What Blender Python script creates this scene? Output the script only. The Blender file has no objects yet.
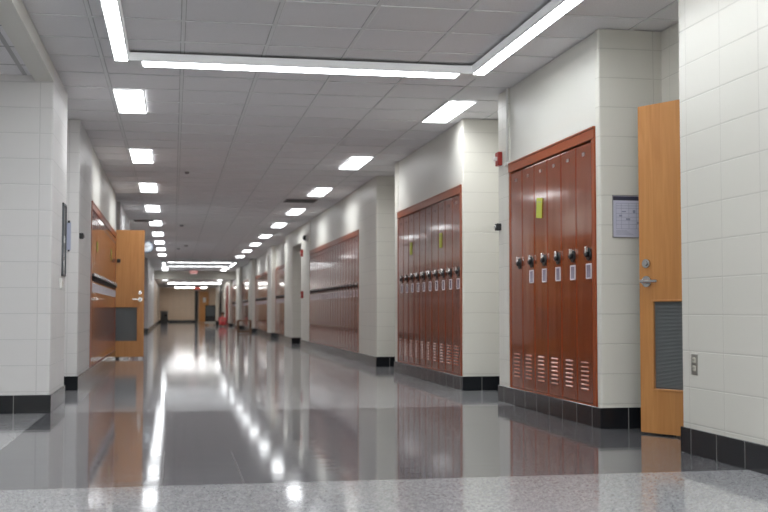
import bpy, bmesh, math, random
from mathutils import Vector, Matrix
random.seed(7)
C = bpy.context.scene
COL = C.collection
PI = math.pi

# ------------------------------------------------------------------ camera
cam = bpy.data.cameras.new('camera')
cam.sensor_width = 36.0
cam.lens = 1135.46 * 36.0 / 768.0
cam.clip_end = 300
cam.dof.use_dof = True
cam.dof.focus_distance = 8.0
cam.dof.aperture_fstop = 3.2
camo = bpy.data.objects.new('camera', cam)
COL.objects.link(camo)
camo.location = (0, 0, 0.8)
camo.rotation_euler = (PI / 2 + 0.04817, 0, -0.18298)
C.camera = camo

# ------------------------------------------------------------------ materials
def new_mat(name):
    m = bpy.data.materials.new(name)
    m.use_nodes = True
    nt = m.node_tree
    b = nt.nodes['Principled BSDF']
    return m, nt, b

def simple(name, col, rough=0.5, metal=0.0, spec=0.5, bump=0.0, bscale=80.0, vary=0.0):
    m, nt, b = new_mat(name)
    b.inputs['Base Color'].default_value = (*col, 1)
    b.inputs['Roughness'].default_value = rough
    b.inputs['Metallic'].default_value = metal
    b.inputs['Specular IOR Level'].default_value = spec
    tc = nt.nodes.new('ShaderNodeTexCoord')
    nz = nt.nodes.new('ShaderNodeTexNoise')
    nz.inputs['Scale'].default_value = bscale
    nt.links.new(tc.outputs['Object'], nz.inputs['Vector'])
    if vary > 0:
        mx = nt.nodes.new('ShaderNodeMix'); mx.data_type = 'RGBA'
        mx.inputs[6].default_value = (*[c * (1 - vary) for c in col], 1)
        mx.inputs[7].default_value = (*[min(1, c * (1 + vary)) for c in col], 1)
        nt.links.new(nz.outputs['Fac'], mx.inputs[0])
        nt.links.new(mx.outputs[2], b.inputs['Base Color'])
    if bump > 0:
        bp = nt.nodes.new('ShaderNodeBump')
        bp.inputs['Strength'].default_value = bump
        bp.inputs['Distance'].default_value = 0.002
        nt.links.new(nz.outputs['Fac'], bp.inputs['Height'])
        nt.links.new(bp.outputs['Normal'], b.inputs['Normal'])
    return m

def emit(name, col, strength):
    m, nt, b = new_mat(name)
    b.inputs['Base Color'].default_value = (0.9, 0.9, 0.9, 1)
    b.inputs['Roughness'].default_value = 0.4
    b.inputs['Emission Color'].default_value = (*col, 1)
    b.inputs['Emission Strength'].default_value = strength
    return m

def wall_vec(nt, ox=0.0, oy=0.0, oz=0.0):
    """(horizontal run along the wall, height) from position and true normal"""
    g = nt.nodes.new('ShaderNodeNewGeometry')
    sp = nt.nodes.new('ShaderNodeSeparateXYZ'); nt.links.new(g.outputs['Position'], sp.inputs[0])
    sn = nt.nodes.new('ShaderNodeSeparateXYZ'); nt.links.new(g.outputs['True Normal'], sn.inputs[0])
    ab = nt.nodes.new('ShaderNodeMath'); ab.operation = 'ABSOLUTE'; nt.links.new(sn.outputs['X'], ab.inputs[0])
    gt = nt.nodes.new('ShaderNodeMath'); gt.operation = 'GREATER_THAN'; gt.inputs[1].default_value = 0.5
    nt.links.new(ab.outputs[0], gt.inputs[0])
    mx = nt.nodes.new('ShaderNodeMix'); mx.data_type = 'FLOAT'
    nt.links.new(gt.outputs[0], mx.inputs[0])
    def sub(src, v):
        n = nt.nodes.new('ShaderNodeMath'); n.operation = 'SUBTRACT'; n.inputs[1].default_value = v
        nt.links.new(src, n.inputs[0]); return n.outputs[0]
    nt.links.new(sub(sp.outputs['X'], ox), mx.inputs[2]); nt.links.new(sub(sp.outputs['Y'], oy), mx.inputs[3])
    cb = nt.nodes.new('ShaderNodeCombineXYZ')
    nt.links.new(mx.outputs[0], cb.inputs[0]); nt.links.new(sub(sp.outputs['Z'], oz), cb.inputs[1])
    return cb.outputs[0], g

def tile_mat(name, col1, col2, joint, w, h, joint_w, off=(0, 0), rough=0.4, bump=0.4, grain=0.05, spec=0.5, offset=0.0):
    m, nt, b = new_mat(name)
    v, g = wall_vec(nt, off[2] if len(off) > 2 else 0.0, off[0], off[1])
    br = nt.nodes.new('ShaderNodeTexBrick')
    br.offset = offset; br.squash = 1.0
    br.inputs['Scale'].default_value = 1.0
    br.inputs['Brick Width'].default_value = w
    br.inputs['Row Height'].default_value = h
    br.inputs['Mortar Size'].default_value = joint_w
    br.inputs['Mortar Smooth'].default_value = 0.35
    br.inputs['Color1'].default_value = (*col1, 1)
    br.inputs['Color2'].default_value = (*col2, 1)
    br.inputs['Mortar'].default_value = (*joint, 1)
    nt.links.new(v, br.inputs['Vector'])
    nt.links.new(br.outputs['Color'], b.inputs['Base Color'])
    b.inputs['Roughness'].default_value = rough
    b.inputs['Specular IOR Level'].default_value = spec
    nz = nt.nodes.new('ShaderNodeTexNoise'); nz.inputs['Scale'].default_value = 160; nz.inputs['Detail'].default_value = 3
    nt.links.new(g.outputs['Position'], nz.inputs['Vector'])
    ml = nt.nodes.new('ShaderNodeMath'); ml.operation = 'MULTIPLY'; ml.inputs[1].default_value = grain
    nt.links.new(nz.outputs['Fac'], ml.inputs[0])
    sb = nt.nodes.new('ShaderNodeMath'); sb.operation = 'SUBTRACT'
    nt.links.new(ml.outputs[0], sb.inputs[0]); nt.links.new(br.outputs['Fac'], sb.inputs[1])
    bp = nt.nodes.new('ShaderNodeBump'); bp.inputs['Strength'].default_value = bump; bp.inputs['Distance'].default_value = 0.004
    nt.links.new(sb.outputs[0], bp.inputs['Height'])
    nt.links.new(bp.outputs['Normal'], b.inputs['Normal'])
    return m

CREAM = (0.72, 0.70, 0.635)
M = {}
def block(name, off, c1=CREAM, c2=(0.73, 0.71, 0.645), c3=(0.63, 0.61, 0.55)):
    return tile_mat(name, c1, c2, c3, 0.4064, 0.2032, 0.0045, off=off, rough=0.40, bump=0.55, grain=0.10)
M['block'] = block('painted_block', (5.584, 0.168, 2.85))
M['block_left'] = block('painted_block_left', (10.06, 0.168, -1.053), (0.70, 0.685, 0.675), (0.71, 0.695, 0.685), (0.61, 0.60, 0.59))  # cooler tone puts the bluish light on this side into the colour
M['plaster'] = simple('painted_plaster', (0.72, 0.705, 0.65), 0.42, bump=0.03, bscale=5)
M['headerpaint'] = simple('beige_header_paint', (0.42, 0.40, 0.35), 0.6)
M['tanwall'] = tile_mat('tan_block', (0.70, 0.55, 0.42), (0.72, 0.57, 0.44), (0.48, 0.39, 0.28), 0.4064, 0.2032, 0.006,
                        off=(0, 0.168), rough=0.5)
M['base'] = tile_mat('black_base_tile', (0.012, 0.013, 0.016), (0.016, 0.017, 0.020), (0.22, 0.22, 0.21), 0.3048, 0.30, 0.0035,
                     off=(5.965, -0.1), rough=0.16, bump=0.3, grain=0.02)

def ceiling_mat():
    m, nt, b = new_mat('ceiling_tile')
    g = nt.nodes.new('ShaderNodeNewGeometry')
    mp = nt.nodes.new('ShaderNodeMapping'); mp.inputs['Location'].default_value = (-0.049, -10.10, 0)
    nt.links.new(g.outputs['Position'], mp.inputs[0])
    br = nt.nodes.new('ShaderNodeTexBrick'); br.offset = 0.0
    br.inputs['Scale'].default_value = 1.0
    br.inputs['Brick Width'].default_value = 0.61
    br.inputs['Row Height'].default_value = 0.61
    br.inputs['Mortar Size'].default_value = 0.018
    br.inputs['Mortar Smooth'].default_value = 0.1
    br.inputs['Color1'].default_value = (0.87, 0.855, 0.865, 1)
    br.inputs['Color2'].default_value = (0.84, 0.825, 0.835, 1)
    br.inputs['Mortar'].default_value = (0.50, 0.49, 0.49, 1)
    nt.links.new(mp.outputs[0], br.inputs['Vector'])
    nz = nt.nodes.new('ShaderNodeTexNoise'); nz.inputs['Scale'].default_value = 210; nz.inputs['Detail'].default_value = 4
    nt.links.new(g.outputs['Position'], nz.inputs['Vector'])
    rp = nt.nodes.new('ShaderNodeValToRGB')
    rp.color_ramp.elements[0].position = 0.36; rp.color_ramp.elements[0].color = (0.72, 0.72, 0.72, 1)
    rp.color_ramp.elements[1].position = 0.5; rp.color_ramp.elements[1].color = (1, 1, 1, 1)
    nt.links.new(nz.outputs['Fac'], rp.inputs[0])
    mx = nt.nodes.new('ShaderNodeMix'); mx.data_type = 'RGBA'; mx.blend_type = 'MULTIPLY'; mx.inputs[0].default_value = 0.55
    nt.links.new(br.outputs['Color'], mx.inputs[6]); nt.links.new(rp.outputs[0], mx.inputs[7])
    nt.links.new(mx.outputs[2], b.inputs['Base Color'])
    b.inputs['Roughness'].default_value = 0.75
    bp = nt.nodes.new('ShaderNodeBump'); bp.inputs['Strength'].default_value = 0.6; bp.inputs['Distance'].default_value = 0.006
    nt.links.new(br.outputs['Fac'], bp.inputs['Height'])
    nt.links.new(bp.outputs['Normal'], b.inputs['Normal'])
    return m
M['ceiling'] = ceiling_mat()
M['tbar'] = simple('painted_tbar', (0.80, 0.80, 0.80), 0.6)

def floor_mat():
    m, nt, b = new_mat('terrazzo')
    g = nt.nodes.new('ShaderNodeNewGeometry')
    sp = nt.nodes.new('ShaderNodeSeparateXYZ'); nt.links.new(g.outputs['Position'], sp.inputs[0])
    def mth(op, a, bb=None):
        n = nt.nodes.new('ShaderNodeMath'); n.operation = op
        if isinstance(a, (int, float)): n.inputs[0].default_value = a
        else: nt.links.new(a, n.inputs[0])
        if bb is not None:
            if isinstance(bb, (int, float)): n.inputs[1].default_value = bb
            else: nt.links.new(bb, n.inputs[1])
        return n.outputs[0]
    X, Y = sp.outputs['X'], sp.outputs['Y']
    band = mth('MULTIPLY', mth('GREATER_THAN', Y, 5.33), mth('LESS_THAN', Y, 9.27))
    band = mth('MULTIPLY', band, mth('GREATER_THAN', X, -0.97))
    # chips
    def chips(scale, seed):
        mp = nt.nodes.new('ShaderNodeMapping'); mp.inputs['Location'].default_value = (seed, seed * 2, 0)
        nt.links.new(g.outputs['Position'], mp.inputs[0])
        v = nt.nodes.new('ShaderNodeTexVoronoi'); v.inputs['Scale'].default_value = scale
        nt.links.new(mp.outputs[0], v.inputs['Vector'])
        s = nt.nodes.new('ShaderNodeSeparateColor'); nt.links.new(v.outputs['Color'], s.inputs[0])
        return s.outputs[0], s.outputs[1]
    c1, c1b = chips(105, 0.0); c2, c2b = chips(200, 3.1)
    def mixc(f, a, bb):
        n = nt.nodes.new('ShaderNodeMix'); n.data_type = 'RGBA'
        if isinstance(f, float): n.inputs[0].default_value = f
        else: nt.links.new(f, n.inputs[0])
        for i, q in ((6, a), (7, bb)):
            if isinstance(q, tuple): n.inputs[i].default_value = (*q, 1)
            else: nt.links.new(q, n.inputs[i])
        return n.outputs[2]
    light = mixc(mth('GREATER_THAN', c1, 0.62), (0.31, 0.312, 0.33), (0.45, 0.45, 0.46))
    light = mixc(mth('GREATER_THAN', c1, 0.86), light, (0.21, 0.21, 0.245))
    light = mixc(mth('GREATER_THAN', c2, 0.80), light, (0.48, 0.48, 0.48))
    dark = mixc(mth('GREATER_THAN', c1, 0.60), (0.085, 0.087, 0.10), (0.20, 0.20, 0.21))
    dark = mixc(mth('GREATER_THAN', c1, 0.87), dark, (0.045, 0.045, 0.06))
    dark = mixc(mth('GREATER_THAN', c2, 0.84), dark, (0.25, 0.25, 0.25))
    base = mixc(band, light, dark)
    # divider strips (thin zinc lines set in the floor)
    def line(src, at, w):
        return mth('LESS_THAN', mth('ABSOLUTE', mth('SUBTRACT', src, at)), w)
    strips = mth('MAXIMUM', line(X, -0.045, 0.0014), line(X, 0.33, 0.0014))
    base = mixc(strips, base, (0.34, 0.34, 0.33))
    nt.links.new(base, b.inputs['Base Color'])
    # polish: slightly uneven
    nz = nt.nodes.new('ShaderNodeTexNoise'); nz.inputs['Scale'].default_value = 1.3; nz.inputs['Detail'].default_value = 3
    nt.links.new(g.outputs['Position'], nz.inputs['Vector'])
    mr = nt.nodes.new('ShaderNodeMapRange'); mr.inputs['To Min'].default_value = 0.055; mr.inputs['To Max'].default_value = 0.085
    nt.links.new(nz.outputs['Fac'], mr.inputs[0])
    nt.links.new(mr.outputs[0], b.inputs['Roughness'])
    b.inputs['Specular IOR Level'].default_value = 0.42
    wv = nt.nodes.new('ShaderNodeTexNoise'); wv.inputs['Scale'].default_value = 2.2; wv.inputs['Detail'].default_value = 1
    mp2 = nt.nodes.new('ShaderNodeMapping'); mp2.inputs['Scale'].default_value = (0.8, 3.5, 1)
    nt.links.new(g.outputs['Position'], mp2.inputs[0]); nt.links.new(mp2.outputs[0], wv.inputs['Vector'])
    bp = nt.nodes.new('ShaderNodeBump'); bp.inputs['Strength'].default_value = 0.5; bp.inputs['Distance'].default_value = 0.0008
    nt.links.new(wv.outputs['Fac'], bp.inputs['Height'])
    nt.links.new(bp.outputs['Normal'], b.inputs['Normal'])
    return m
M['floor'] = floor_mat()

def wood_mat(name, c1, c2):
    m, nt, b = new_mat(name)
    tc = nt.nodes.new('ShaderNodeTexCoord')
    mp = nt.nodes.new('ShaderNodeMapping'); mp.inputs['Scale'].default_value = (9, 9, 0.55)
    nt.links.new(tc.outputs['Object'], mp.inputs[0])
    nz = nt.nodes.new('ShaderNodeTexNoise'); nz.inputs['Scale'].default_value = 2.2; nz.inputs['Detail'].default_value = 8
    nz.inputs['Distortion'].default_value = 1.4
    nt.links.new(mp.outputs[0], nz.inputs['Vector'])
    rp = nt.nodes.new('ShaderNodeValToRGB')
    rp.color_ramp.elements[0].position = 0.3; rp.color_ramp.elements[0].color = (*c1, 1)
    rp.color_ramp.elements[1].position = 0.7; rp.color_ramp.elements[1].color = (*c2, 1)
    nt.links.new(nz.outputs['Fac'], rp.inputs[0]); nt.links.new(rp.outputs[0], b.inputs['Base Color'])
    b.inputs['Roughness'].default_value = 0.34
    return m
M['wood'] = wood_mat('maple_veneer', (0.50, 0.215, 0.062), (0.60, 0.285, 0.095))
M['benchwood'] = wood_mat('brown_wood', (0.16, 0.075, 0.03), (0.24, 0.12, 0.05))
def locker_mat():
    m = simple('rust_red_enamel', (0.225, 0.046, 0.011), 0.16, spec=0.5)
    nt = m.node_tree; b = nt.nodes['Principled BSDF']
    b.inputs['Coat Weight'].default_value = 0.6; b.inputs['Coat Roughness'].default_value = 0.07
    g = nt.nodes.new('ShaderNodeNewGeometry')
    mp = nt.nodes.new('ShaderNodeMapping'); mp.inputs['Scale'].default_value = (1, 1, 0.22)
    nt.links.new(g.outputs['Position'], mp.inputs[0])
    nz = nt.nodes.new('ShaderNodeTexNoise'); nz.inputs['Scale'].default_value = 5.5; nz.inputs['Detail'].default_value = 1
    nt.links.new(mp.outputs[0], nz.inputs['Vector'])
    bp = nt.nodes.new('ShaderNodeBump'); bp.inputs['Strength'].default_value = 0.7; bp.inputs['Distance'].default_value = 0.006
    nt.links.new(nz.outputs['Fac'], bp.inputs['Height']); nt.links.new(bp.outputs['Normal'], b.inputs['Normal'])
    return m
M['locker'] = locker_mat()
M['trimred'] = simple('rust_red_trim', (0.31, 0.066, 0.015), 0.30, spec=0.45)
M['gap'] = simple('dark_gap', (0.03, 0.009, 0.004), 0.6)
M['chrome'] = simple('brushed_chrome', (0.62, 0.62, 0.62), 0.22, metal=1.0)
M['steel'] = simple('satin_steel', (0.45, 0.44, 0.40), 0.35, metal=1.0)
M['black'] = simple('black_plastic', (0.015, 0.015, 0.016), 0.35)
M['greyplate'] = simple('grey_plate', (0.30, 0.28, 0.28), 0.35, metal=0.4)
M['card'] = simple('card_insert', (0.30, 0.27, 0.34), 0.12)
M['holder'] = simple('pale_metal_rim', (0.72, 0.70, 0.76), 0.3, metal=0.3)
M['white'] = simple('white_metal', (0.78, 0.78, 0.78), 0.45)
M['whitepaint'] = simple('white_plastic', (0.80, 0.79, 0.76), 0.4)
M['lav'] = simple('lavender_paper', (0.60, 0.60, 0.71), 0.5)
M['navy'] = simple('navy_print', (0.05, 0.05, 0.085), 0.5)
M['ink'] = simple('grey_print', (0.30, 0.31, 0.42), 0.5)
M['yellow'] = simple('yellow_green_tag', (0.50, 0.56, 0.08), 0.6)
M['red'] = simple('alarm_red', (0.36, 0.028, 0.018), 0.4)
M['vent'] = simple('grey_grille', (0.21, 0.225, 0.23), 0.5)
M['graphite'] = simple('graphite_frame', (0.10, 0.11, 0.12), 0.4)
M['ventdark'] = simple('dark_grille', (0.16, 0.155, 0.155), 0.6)
M['bluegrey'] = simple('blue_grey_paper', (0.40, 0.43, 0.56), 0.5)
M['glassdark'] = simple('dark_glass', (0.10, 0.115, 0.12), 0.08)
M['clockface'] = simple('clock_face', (0.55, 0.58, 0.60), 0.6)
M['clockrim'] = simple('clock_rim', (0.12, 0.16, 0.22), 0.3)
M['skin'] = simple('skin', (0.62, 0.36, 0.26), 0.5)
M['pink'] = simple('coral_red_shirt', (0.95, 0.22, 0.22), 0.8)
M['redpants'] = simple('red_trousers', (0.85, 0.10, 0.11), 0.8)
M['hair'] = simple('brown_hair', (0.13, 0.06, 0.03), 0.6)
M['greyplastic'] = simple('grey_plastic', (0.28, 0.29, 0.31), 0.45)
M['beige'] = simple('pale_base', (0.60, 0.55, 0.48), 0.5)
M['cartdark'] = simple('dark_green_black', (0.015, 0.022, 0.02), 0.25)
M['lens'] = emit('troffer_lens', (0.95, 0.98, 1.0), 2.8)
M['farlens'] = emit('far_lens', (0.98, 0.98, 0.96), 7.0)
M['midlens'] = emit('mid_lens', (0.94, 0.98, 1.0), 3.5)
M['linlens'] = emit('linear_lens', (0.94, 0.98, 1.0), 9.0)
M['backfill'] = emit('back_fill_glow', (0.94, 0.98, 1.0), 26.0)  # extra-strong emission for the added fill frame behind the camera
M['sideglow'] = emit('side_glow', (0.94, 0.98, 1.0), 0.07)  # weak glow added to brighten the housing's inner side faces
M['exit'] = emit('exit_letters', (0.9, 0.04, 0.03), 0.35)
M['ivory'] = simple('ivory_socket', (0.60, 0.58, 0.50), 0.4)

# ------------------------------------------------------------------ mesh helpers
class MB:
    def __init__(s):
        s.bm = bmesh.new()
    def box(s, x0, x1, y0, y1, z0, z1, mat=0, bev=0.0, vert_only=False, seg=2, rot=None, org=None):
        t = bmesh.new()
        r = bmesh.ops.create_cube(t, size=1.0)
        bmesh.ops.scale(t, vec=(abs(x1 - x0), abs(y1 - y0), abs(z1 - z0)), verts=t.verts)
        if bev > 0:
            es = t.edges[:]
            if vert_only:
                es = [e for e in t.edges if abs(e.verts[0].co.z - e.verts[1].co.z) > 1e-6]
            bmesh.ops.bevel(t, geom=es, offset=bev, segments=seg, affect='EDGES', profile=0.5)
        bmesh.ops.translate(t, vec=((x0 + x1) / 2, (y0 + y1) / 2, (z0 + z1) / 2), verts=t.verts)
        s._merge(t, mat, rot, org)
        return s
    def cyl(s, p, axis, r, L, mat=0, seg=24, r2=None, rot=None, org=None):
        t = bmesh.new()
        bmesh.ops.create_cone(t, cap_ends=True, segments=seg, radius1=r, radius2=r if r2 is None else r2, depth=L)
        R = {'z': Matrix(), 'x': Matrix.Rotation(PI / 2, 4, 'Y'), 'y': Matrix.Rotation(-PI / 2, 4, 'X')}[axis]
        bmesh.ops.transform(t, matrix=Matrix.Translation(p) @ R, verts=t.verts)
        for f in t.faces: f.smooth = len(f.verts) == 4
        s._merge(t, mat, rot, org)
        return s
    def ball(s, p, r, sc=(1, 1, 1), mat=0, seg=16):
        t = bmesh.new()
        bmesh.ops.create_uvsphere(t, u_segments=seg, v_segments=seg // 2 + 2, radius=r)
        bmesh.ops.scale(t, vec=sc, verts=t.verts)
        bmesh.ops.translate(t, vec=p, verts=t.verts)
        for f in t.faces: f.smooth = True
        s._merge(t, mat)
        return s
    def _merge(s, t, mat, rot=None, org=None):
        if rot is not None:
            bmesh.ops.transform(t, matrix=Matrix.Translation(org) @ rot @ Matrix.Translation(-Vector(org)), verts=t.verts)
        for f in t.faces: f.material_index = mat
        me = bpy.data.meshes.new('tmp'); t.to_mesh(me); t.free()
        s.bm.from_mesh(me); bpy.data.meshes.remove(me)
    def build(s, name, mats, parent=None, loc=(0, 0, 0)):
        me = bpy.data.meshes.new(name)
        s.bm.to_mesh(me); s.bm.free()
        for m in (mats if isinstance(mats, (list, tuple)) else [mats]): me.materials.append(m)
        o = bpy.data.objects.new(name, me); COL.objects.link(o)
        o.location = loc
        if parent is not None: o.parent = parent
        return o

def tag(o, label, cat, group=None, kind=None):
    o['label'] = label; o['category'] = cat
    if group: o['group'] = group
    if kind: o['kind'] = kind
    return o
def empty(name, loc, rz=0.0):
    o = bpy.data.objects.new(name, None); COL.objects.link(o)
    o.empty_display_size = 0.1
    o.location = loc; o.rotation_euler = (0, 0, rz)
    return o
def struct(o, label=None, cat=None):
    o['kind'] = 'structure'
    if label: o['label'] = label
    if cat: o['category'] = cat
    return o
def copy_tree(o, parent=None):
    c = o.copy(); COL.objects.link(c)
    if parent is not None: c.parent = parent
    for ch in o.children[:]:
        copy_tree(ch, c)
    return c
def copy_thing(o, loc, rz, label, group):
    kids = list(o.children)
    c = o.copy(); COL.objects.link(c)
    c.location = loc; c.rotation_euler = (0, 0, rz)
    c['label'] = label; c['group'] = group
    for ch in kids: copy_child(ch, c)
    return c
def copy_child(o, parent):
    kids = list(o.children)
    c = o.copy(); COL.objects.link(c); c.parent = parent
    for k in kids: copy_child(k, c)
    return c

# ------------------------------------------------------------------ dimensions
XR, XL = 2.857, -0.95
ZC = 2.74
ZL = 2.075            # top of locker surrounds
RB = 3.32             # back of the right door recesses
LB = -1.415           # back of the left door recesses
YB = -7.0             # wall behind the camera
YH = 56.0             # header where the ceiling drops
ZH = 2.385
YF = 80.0             # far end wall

# ------------------------------------------------------------------ floor and ceilings
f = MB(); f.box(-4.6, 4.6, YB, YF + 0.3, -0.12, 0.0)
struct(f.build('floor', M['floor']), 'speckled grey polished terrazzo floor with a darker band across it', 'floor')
c = MB()
c.box(-1.6, 4.6, YB, YH, ZC + 0.007, ZC + 0.12)
for k in range(-2, 8):                                          # T-bars carrying the tiles
    c.box(0.049 + 0.61 * k - 0.012, 0.049 + 0.61 * k + 0.012, YB, YH, ZC, ZC + 0.012, 1)
yy = 10.10 - 28 * 0.61
while yy < YH:
    c.box(-1.6, 4.6, yy - 0.012, yy + 0.012, ZC + 0.0005, ZC + 0.012, 1); yy += 0.61
struct(c.build('ceiling', [M['ceiling'], M['tbar']]), 'grey acoustic tile ceiling over the whole corridor', 'ceiling')
c = MB(); c.box(-4.6, -1.094, YB, 9.26, 2.66, 2.74)
struct(c.build('ceiling', M['ceiling']), 'lower tile ceiling of the side passage at the left', 'ceiling')
c = MB(); c.box(-4.6, 4.6, YH + 0.15, YF + 0.3, ZH, ZH + 0.1)
struct(c.build('ceiling', M['ceiling']), 'lowered tile ceiling at the far end of the corridor', 'ceiling')
h = MB(); h.box(-4.6, 4.6, YH, YH + 0.15, ZH - 0.05, ZC)
struct(h.build('wall_header', M['headerpaint']), 'pale header across the far corridor where the ceiling drops', 'wall')

# ------------------------------------------------------------------ walls
def pil(mb, side, y0, y1, depth=0.50, out=0.0, z0=0.0, z1=ZC, bev=0.012):
    """solid block pier: corridor face at the wall line, rounded corners"""
    if side > 0: mb.box(XR - out, XR + depth, y0, y1, z0, z1, 0, bev, True)
    else: mb.box(XL - depth, XL + out, y0, y1, z0, z1, 0, bev, True)

def bank_walls(mb, side, y0, y1, rec=0.0):
    """bulkhead above, plinth below and back behind a locker bank"""
    X = (XR + rec) if side > 0 else (XL - rec)
    s = side
    a, b = sorted((X + s * 0.012, X + s * 0.46)); mb.box(a, b, y0, y1, ZL, ZC, 1)
    a, b = sorted((X, X + s * 0.46)); mb.box(a, b, y0, y1, 0.0, 0.138, 0)
    a, b = sorted((X + s * 0.40, X + s * 0.46)); mb.box(a, b, y0, y1, 0.138, ZL, 0)

R = MB()
pil(R, 1, YB, 6.087)
R.box(RB, RB + 0.12, YB, 6.17, 0, ZC, 0)                       # door wall of the near recess
R.box(RB, RB + 0.12, 7.12, 7.34, 0, ZC, 0)
R.box(RB, RB + 0.12, 6.17, 7.12, 2.16, ZC, 0)
pil(R, 1, 7.34, 7.415)
pil(R, 1, 9.46, 9.80)
R.box(RB, RB + 0.12, 9.80, 11.08, 0, ZC, 0)
pil(R, 1, 11.08, 11.125)
pil(R, 1, 14.457, 14.66)
R.box(RB, RB + 0.12, 14.66, 16.03, 0, ZC, 0)
pil(R, 1, 16.03, 17.625)
pil(R, 1, 24.145, 25.85)
R.box(XR, XR + 0.15, 25.85, 27.80, 2.36, ZC, 0)               # flush lintel over the recess
R.box(RB, RB + 0.12, 25.85, 27.80, 0, ZC, 0)
pil(R, 1, 27.80, 29.80)
pil(R, 1, 33.92, 35.40)
pil(R, 1, 42.50, 44.45)
pil(R, 1, 50.60, 53.40)
pil(R, 1, 59.60, YF)
bank_walls(R, 1, 7.415, 9.46)
bank_walls(R, 1, 11.125, 14.457)
bank_walls(R, 1, 17.625, 24.145)
REC = 0.13
for a, b in ((29.80, 33.92), (35.40, 42.50), (44.45, 50.60), (53.40, 59.60)): bank_walls(R, 1, a, b, REC)
struct(R.build('wall_right', [M['block'], M['plaster']]), 'cream painted block wall with locker bays along the right side', 'wall')

L = MB()
L.box(-4.6, XL, 9.26, 10.45, 0, ZC, 0, 0.012, True)
L.box(-1.094, XL, YB, 9.27, 2.615, ZC, 1)                       # header over the side passage
L.box(-4.7, -4.6, YB, 9.4, 0, ZC, 0)
L.box(LB - 0.12, LB, 10.45, 11.83, 0, ZC, 0)
pil(L, -1, 11.83, 13.555)
pil(L, -1, 19.25, 19.31)
L.box(LB - 0.12, LB, 19.31, 19.42, 0, ZC, 0)
L.box(LB - 0.12, LB, 19.42, 20.36, 2.16, ZC, 0)
L.box(LB - 0.12, LB, 20.36, 20.7, 0, ZC, 0)
pil(L, -1, 20.7, 25.0)
pil(L, -1, 32.4, 34.2)
pil(L, -1, 43.0, 56.2, out=0.0)
pil(L, -1, 34.2, 36.6)
bank_walls(L, -1, 13.555, 19.25)
bank_walls(L, -1, 25.0, 32.4, REC)
bank_walls(L, -1, 36.6, 43.0, REC)
struct(L.build('wall_left', [M['block_left'], M['plaster']]), 'cream painted block wall with piers along the left side', 'wall')
w = MB(); w.box(-4.6, 4.6, YB - 0.12, YB, 0, ZC)
struct(w.build('wall_back', M['block']), 'block wall closing the corridor behind the viewpoint', 'wall')
w = MB()
w.box(-4.6, 4.6, YF, YF + 0.2, 0, ZH, 0)
w.box(-1.5, XL, 56.2, YF, 0, ZH, 0)
struct(w.build('wall_far', M['tanwall']), 'tan block wall closing the far end of the corridor', 'wall')

# black base tiles: thin bands of tile standing on the floor against every wall face
BT, BH = 0.010, 0.142
def base_band(mb, x0, x1, y0, y1):
    mb.box(x0, x1, y0, y1, 0.0, BH, 0, 0.002, False, 1)
Bm = MB()
def rb(y0, y1, rec=0.0, retn=None, retf=None):
    base_band(Bm, XR + rec - BT, XR + rec, y0, y1)
rb(YB, 6.087 + BT)
base_band(Bm, XR - BT, RB, 6.087, 6.087 + BT)
def ret_near(y, x0=XR - BT, x1=RB): base_band(Bm, x0, x1, y - BT, y)
def ret_far(y, x0=XR - BT, x1=RB): base_band(Bm, x0, x1, y, y + BT)
rb(7.34, 9.80); ret_near(7.34); ret_far(9.80)
rb(11.08, 14.66); ret_near(11.08); ret_far(14.66)
rb(16.03, 25.85); ret_near(16.03); ret_far(25.85)
rb(27.80, 29.80); ret_near(27.80)
for a, b in ((29.80, 33.92), (35.40, 42.50), (44.45, 50.60), (53.40, 59.60)): rb(a, b, REC)
for a, b in ((33.92, 35.40), (42.50, 44.45), (50.60, 53.40), (59.60, YF)):
    rb(a, b); ret_near(a, XR - BT, XR + REC)
for a, b in ((9.81, 11.07), (14.67, 16.02), (25.86, 27.79), (7.16, 7.33)): base_band(Bm, RB - BT, RB, a, b)
struct(Bm.build('baseboard_right', M['base']), 'black tile base along the right wall', 'baseboard')
Bm = MB()
def lb(y0, y1, rec=0.0): base_band(Bm, XL - rec, XL - rec + BT, y0, y1)
base_band(Bm, -4.6, XL + BT, 9.26 - BT, 9.26)
lb(9.26, 10.45); base_band(Bm, LB, XL + BT, 10.45, 10.45 + BT)
base_band(Bm, LB, XL + BT, 11.83 - BT, 11.83); lb(11.83, 19.31)
base_band(Bm, LB, LB + BT, 10.46, 11.82)
lb(20.7, 25.0); lb(25.0, 32.4, REC); lb(32.4, 36.6); lb(36.6, 43.0, REC); lb(43.0, YF)
base_band(Bm, LB, XL + BT, 20.7 - BT, 20.7)
base_band(Bm, XL - REC, XL + BT, 32.4 - BT, 32.4); base_band(Bm, XL - REC, XL + BT, 43.0 - BT, 43.0)
struct(Bm.build('baseboard_left', M['base']), 'black tile base along the left wall', 'baseboard')
Bm = MB(); base_band(Bm, -0.95, 1.44, YF - BT, YF)
struct(Bm.build('baseboard_far', M['base']), 'black tile base at the foot of the far wall', 'baseboard')

# closets behind the two open doorways (only a dark room beyond)
w = MB()
w.box(4.5, 4.6, 5.0, 8.4, 0, ZC); w.box(RB + 0.12, 4.5, 5.0, 5.1, 0, ZC); w.box(RB + 0.12, 4.5, 8.3, 8.4, 0, ZC)
struct(w.build('wall_room', M['block']), 'walls of the room behind the open door at the right', 'wall')
w = MB()
w.box(-2.9, -2.8, 18.6, 21.4, 0, ZC); w.box(-2.8, LB - 0.12, 18.6, 18.7, 0, ZC); w.box(-2.8, LB - 0.12, 21.3, 21.4, 0, ZC); w.box(-2.9, LB - 0.12, 18.6, 21.4, ZC, ZC + 0.1)
struct(w.build('wall_room', M['block']), 'walls of the room behind the open door at the left', 'wall')

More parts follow.
